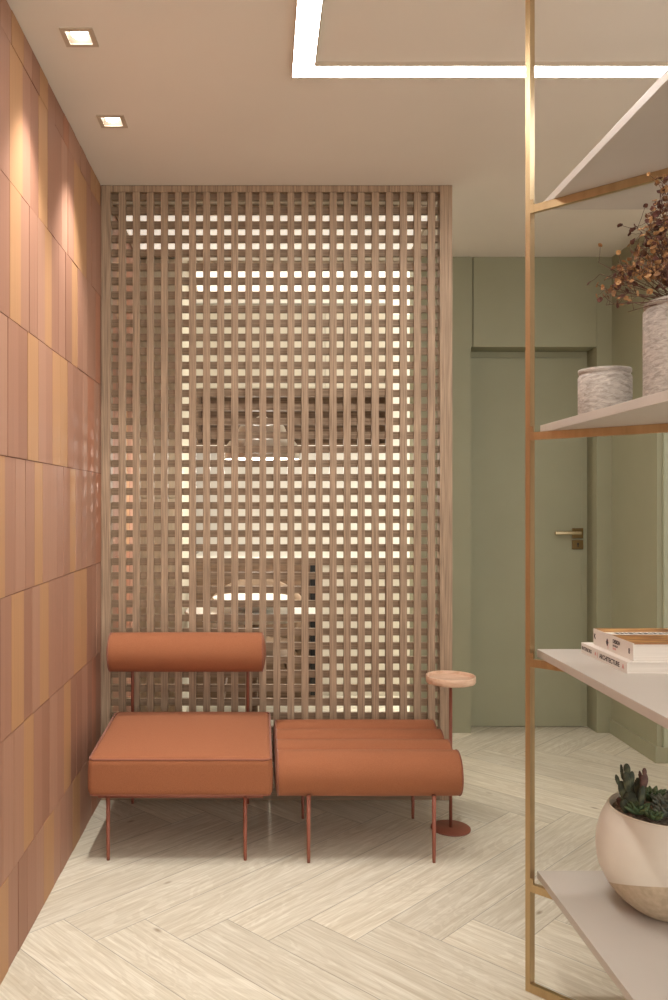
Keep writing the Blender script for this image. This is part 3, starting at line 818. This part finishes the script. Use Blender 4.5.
UC = thing('wall_cabinet', 'pale wall cabinet above a dark wood niche, seen through the lattice', 'cabinet', (0.205, 5.72, 2.03))
bm = bmesh.new(); box(bm, -0.655, 0.655, -0.15, 0.178, 0, CEIL - 2.033); link('body', bm, M_kcab, UC)
for k in range(3):
    bm = bmesh.new(); w_ = 1.31 / 3; rbox(bm, (-0.655 + w_ * (k + .5), -0.160, 0.283), (w_ - 0.004, 0.018, 0.558), 0.002, 2, 1); link('door', bm, M_kcab, UC)
bm = bmesh.new()
box(bm, -0.655, 0.655, 0.158, 0.178, -0.39, -0.001); box(bm, -0.655, 0.655, -0.15, 0.157, -0.39, -0.372)
box(bm, -0.655, -0.637, -0.15, 0.157, -0.371, -0.001); box(bm, 0.637, 0.655, -0.15, 0.157, -0.371, -0.001); box(bm, -0.636, 0.636, -0.15, 0.157, -0.02, -0.001)
link('open_niche', bm, M_kwood, UC)
bm = bmesh.new(); box(bm, -0.655, 0.655, -0.156, -0.151, -0.392, -0.384); link('edge_strip', bm, M_white, UC)

BC = thing('base_cabinet', 'brown wood kitchen base cabinet under the white worktop', 'cabinet', (-0.05, 5.6, 0))
bm = bmesh.new(); box(bm, -0.395, 0.40, -0.28, 0.298, 0.0, 0.868); link('body', bm, M_kwood, BC)
for k in range(2):
    w_ = 0.3725
    for z0, z1, nm in ((0.06, 0.62, 'door'), (0.63, 0.80, 'drawer')):
        bm = bmesh.new(); rbox(bm, (-0.393 + w_ * (k + .5), -0.29, (z0 + z1) / 2), (w_ - 0.004, 0.018, z1 - z0), 0.002, 2, 1); dr = link(nm, bm, M_kwood, BC)
bm = bmesh.new(); box(bm, 0.36, 0.40, -0.300, -0.281, 0.02, 0.86); link('end_panel', bm, M_black, BC)
WC = thing('base_cabinet', 'cream kitchen base cabinet to the right of the brown one', 'cabinet', (0.80, 5.6, 0))
bm = bmesh.new(); box(bm, -0.44, 0.44, -0.22, 0.283, 0.0, 0.868); link('body', bm, M_kcab, WC)
for k in range(2):
    bm = bmesh.new(); rbox(bm, (-0.22 + 0.44 * k, -0.23, 0.46), (0.434, 0.018, 0.80), 0.002, 2, 1); link('door', bm, M_kcab, WC)
bm = bmesh.new(); rbox(bm, (0.400, 5.60, 0.889), (1.695, 0.59, 0.038), 0.003, 2, 1)
tag(link('worktop', bm, M_white), 'long white kitchen worktop across both base cabinets', 'worktop')

RT = thing('round_table', 'small round white pedestal table behind the lattice', 'table', (-0.05, 4.30, 0))
bm = bmesh.new(); lathe(bm, [(0, 0.672), (0.34, 0.672), (0.35, 0.68), (0.35, 0.694), (0.345, 0.70), (0, 0.70)], n=64); link('tabletop', bm, M_white, RT, True)
bm = bmesh.new(); lathe(bm, [(0, 0), (0.22, 0), (0.22, 0.01), (0.06, 0.03), (0.03, 0.1), (0.028, 0.5), (0.05, 0.66), (0.1, 0.6715), (0, 0.6715)], n=40); link('pedestal', bm, M_kwood, RT, True)

SB = thing('serving_bowl', 'shallow white bowl standing on the round table behind the lattice', 'bowl', (-0.05, 4.30, 0.70))
bm = bmesh.new(); lathe(bm, [(0, 0), (0.07, 0), (0.08, 0.004), (0.15, 0.028), (0.205, 0.062), (0.208, 0.066), (0.203, 0.066), (0.148, 0.034), (0.07, 0.012), (0, 0.010)], n=64); link('bowl_body', bm, M_white, SB, True)

AC = thing('armchair', 'taupe rounded tub armchair behind the round table', 'chair', (-0.03, 4.86, 0))
bm = bmesh.new()
n = 36; outer = []
for i in range(n + 1):
    a = math.radians(-20 + 220 * i / n); back = max(0, math.sin(a)); top = 0.66 + 0.14 * back ** 1.5
    for_r = []
    for (rr, z) in ((0.27, 0.36), (0.30, top - 0.02), (0.29, top), (0.265, top), (0.255, top - 0.02), (0.235, 0.40)):
        for_r.append(bm.verts.new((rr * math.cos(a), rr * math.sin(a) * .85, z)))
    outer.append(for_r)
for a, b_ in zip(outer[:-1], outer[1:]):
    for k in range(6): bm.faces.new((a[k], a[(k + 1) % 6], b_[(k + 1) % 6], b_[k]))
bm.faces.new(outer[0]); bm.faces.new(list(reversed(outer[-1])))
M_shell = mat('armchair_taupe_fabric', s2l(142, 120, 98), 0.8)
link('shell', bm, M_shell, AC, True)
bm = bmesh.new(); lathe(bm, [(0, 0.36), (0.22, 0.36), (0.232, 0.37), (0.232, 0.42), (0.21, 0.44), (0, 0.445)], n=40); link('seat', bm, M_shell, AC, True)
for sx in (-1, 1):
    for sy in (-1, 1):
        bm = bmesh.new(); tube(bm, [(sx * .17, sy * .14, .3595), (sx * .21, sy * .18, 0)], 0, 10, radii=[.014, .009]); link('leg', bm, M_kwood, AC, True)

PD = thing('pendant_lamp', 'white stepped dome pendant lamp hanging in the kitchen', 'lamp', (0.0, 4.42, 1.49))
bm = bmesh.new()
lathe(bm, [(0.203, 0.0), (0.205, 0.02), (0.200, 0.06), (0.175, 0.095), (0.132, 0.112), (0.130, 0.150), (0.118, 0.178), (0.06, 0.205), (0.012, 0.235), (0.012, 0.24),
           (0.0, 0.24)], n=64, cap=False)
lathe(bm, [(0.199, 0.0), (0.201, 0.02), (0.196, 0.058), (0.172, 0.091), (0.128, 0.108), (0.126, 0.148), (0.115, 0.174), (0.058, 0.2), (0.0, 0.222)], n=64, cap=False)
link('lamp_shade', bm, mat('pendant_pale_shade', s2l(206, 192, 176), 0.4), PD, True)
bm = bmesh.new(); lathe(bm, [(0, 0.012), (0.190, 0.012), (0.198, 0.009), (0.198, 0.001), (0.19, -0.003), (0, -0.004)], n=56); link('diffuser', bm, emit('pendant_glow', (1, .93, .82, 1), 3.0), PD, True)
pl = bpy.data.lights.new('pendant_bulb', 'POINT'); pl.energy = 22; pl.shadow_soft_size = 0.05; pl.color = (1, .94, .85)
po = bpy.data.objects.new('pendant_bulb', pl); po.location = (0, 0, -0.06); po.parent = PD; col.objects.link(po)
bm = bmesh.new(); tube(bm, [(0, 0, 0.24), (0, 0, CEIL - 1.49 - 0.02)], 0.0025, 8); link('cable', bm, M_trimmetal, PD, True)
bm = bmesh.new(); lathe(bm, [(0, CEIL - 1.49 - 0.022), (0.045, CEIL - 1.49 - 0.022), (0.045, CEIL - 1.49 - 0.0165), (0, CEIL - 1.49 - 0.0165)], n=32); link('ceiling_rose', bm, M_trimmetal, PD)
